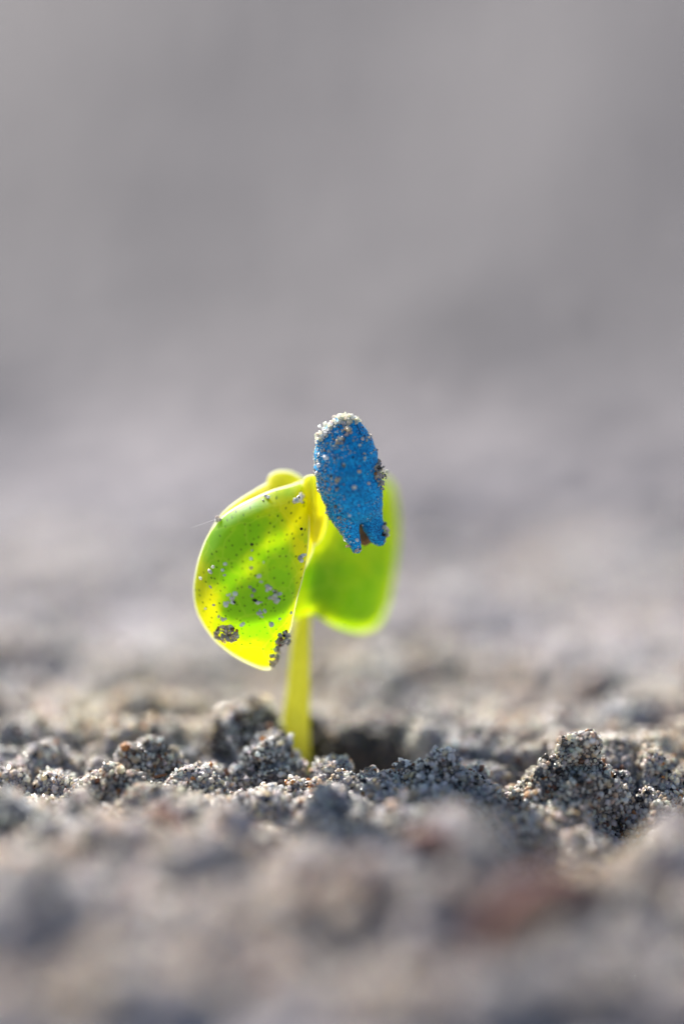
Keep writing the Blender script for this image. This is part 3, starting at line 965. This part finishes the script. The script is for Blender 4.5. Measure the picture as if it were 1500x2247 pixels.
# fine dust on the seed coat
dp, dn = scatter(shell_me, lambda c, n: 2000.0 * np.clip(0.35 + 1.6 * pnoise(c * 4.0 + 2.2) + 1.1 * (c[:, 0] < 0.02) * (c[:, 2] < 2.9), 0.05, 3) * (n @ np.array([0, -1, 0.3]) > -0.2))
dr = rng.lognormal(math.log(0.0036), 0.5, len(dp))
dust = new_obj('sand_dust', grains_mesh('sand_dust', dp + dn * (dr * 0.4)[:, None], dr, PAL_W), M_GRAIN, smooth=False)
tag(dust, 'fine pale sand dust speckling the blue seed coat', 'sand dust', kind='stuff')

# ------------------------------------------------------------------ bits of plant matter in the sand
tag(tube('root_fibre', [P(1008, 1722, -0.08), P(1022, 1716, -0.12), P(1036, 1724, -0.14), P(1044, 1738, -0.14), P(1040, 1745, -0.12)], [0.004, 0.005, 0.005, 0.005, 0.003], M_FIBRE, sides=8),
    'thin curled brown root fibre on the pointed crest clod', 'root fibre')


def flake(label, u, v, d, w, h, t, rot, material, name, cat, seed):
    me = blob_mesh(name, [((-w * .35, 0, 0), (w * .35, t, h * .4)), ((w * .1, 0, h * .08), (w * .45, t, h * .5)), ((w * .5, 0, -h * .06), (w * .3, t, h * .35))], min(w, h, t * 2) * 0.2, ((1.2 / w, h * .12), (3 / w, h * .05)), seed)
    o = new_obj(name, me, material)
    o.location = P(u, v, d); o.rotation_euler = rot
    return tag(o, label, cat)


flake('dark bluish bark flake lying between the left clods', 215, 1692, 0.25, 0.13, 0.06, 0.03, (0.3, 0.2, 0.3), M_DARK, 'bark_flake', 'bark flake', 1.1)
flake('small black grain on the ridge below the hollow', 655, 1733, -0.05, 0.022, 0.028, 0.018, (0.2, 0.6, 0), M_DARK, 'dark_crumb', 'soil crumb', 2.2)
flake('black crumb on the crest of the tan clod', 318, 1690, 0.22, 0.03, 0.035, 0.025, (0, 0.3, 0), M_DARK, 'dark_crumb', 'soil crumb', 2.7)
flake('black crumb at the top of the peaked clod', 1243, 1632, 0.0, 0.05, 0.04, 0.03, (0, 0.3, 0.3), M_DARK, 'dark_crumb', 'soil crumb', 3.3)
flake('orange-brown bark chip in front of the tan clod', 345, 1704, 0.1, 0.10, 0.018, 0.02, (0.2, -0.2, 0.2), M_FIBRE, 'bark_chip', 'bark chip', 4.1)
flake('tiny orange chip at the left beside the crumbly clod', 90, 1752, -0.05, 0.03, 0.025, 0.02, (0.2, 0.2, 0.2), M_FIBRE, 'bark_chip', 'bark chip', 4.9)
flake('brown fibre chip on the dark face of the crest clod', 915, 1738, -0.18, 0.07, 0.014, 0.014, (0.2, 0.5, 0.2), M_FIBRE, 'bark_chip', 'bark chip', 5.7)
flake('reddish twig piece on the dark clod behind the stem foot', 535, 1625, 0.75, 0.16, 0.035, 0.03, (0.1, -0.5, 0.1), M_RED, 'twig', 'twig', 6.1)
flake('near blurred orange-red bark piece in the middle foreground', 545, 1812, -0.75, 0.14, 0.05, 0.05, (0.1, 0.05, 0.1), M_RED, 'bark_piece', 'bark piece', 7.3)


def twig_on_ground(label, u0, v0, u1, v1, r, material, name='twig', cat='twig', lift=0.1):
    a, b = G(u0, v0), G(u1, v1)
    pts = []
    for t in (0, 0.35, 0.7, 1):
        p = a.lerp(b, t); p.z = H(p.x, p.y) + r + lift * (0.4 + 0.6 * math.sin(3.1 * t))
        p.x += rng.uniform(-0.04, 0.04)
        pts.append(p)
    return tag(tube(name, pts, [r * 0.7, r, r * 0.9, r * 0.5], material, sides=12), label, cat)


twig_on_ground('large blurred reddish twig in the right foreground', 1060, 2150, 1290, 2040, 0.13, M_RED, lift=0.22)
twig_on_ground('blurred dark red twig piece in the centre right foreground', 890, 1925, 1030, 1960, 0.06, M_RED)
twig_on_ground('blurred brown twig piece in the left foreground', 330, 1850, 440, 1890, 0.07, M_RED)
tag(tube('silk_thread', [P(480, 1137, 0.02), P(460, 1144, 0.02), P(440, 1151, 0.03), P(420, 1158, 0.05)], [0.0007] * 4, M_SILK, sides=5), 'hair-thin silk thread trailing off the left leaf rim', 'silk thread')

for lab, u, v, d, w, h, m_, rz in [
        ('near blurred dark brown crumb left of centre', 380, 1846, -1.0, 0.16, 0.07, M_RED, 0.3), ('near blurred blue-black crumb in the centre foreground', 590, 1885, -1.3, 0.14, 0.07, M_DARK, -0.2),
        ('near blurred dark brown crumb right of centre', 905, 1880, -1.2, 0.14, 0.09, M_RED, 0.5), ('near blurred dark crumb in the lower centre', 880, 2060, -3.0, 0.24, 0.08, M_DARK, 0.1),
        ('small blurred red crumb at the lower right', 1380, 1862, -1.0, 0.08, 0.08, M_RED, 0.2), ('near blurred dark crumb at the lower left', 440, 2090, -3.2, 0.26, 0.07, M_DARK, 0.2)]:
    g0 = G(u, v)
    o_ = flake(lab, u, v, d, w, h, 0.05, (0.15, rz, rz), m_, 'soil_crumb', 'soil crumb', u * 0.01)
    gi, gj = np.searchsorted(xs, g0.x), np.searchsorted(ys, g0.y)
    o_.location = (g0.x, g0.y, float(hz.reshape(ny, nx)[gj, gi]) + h * 0.25)
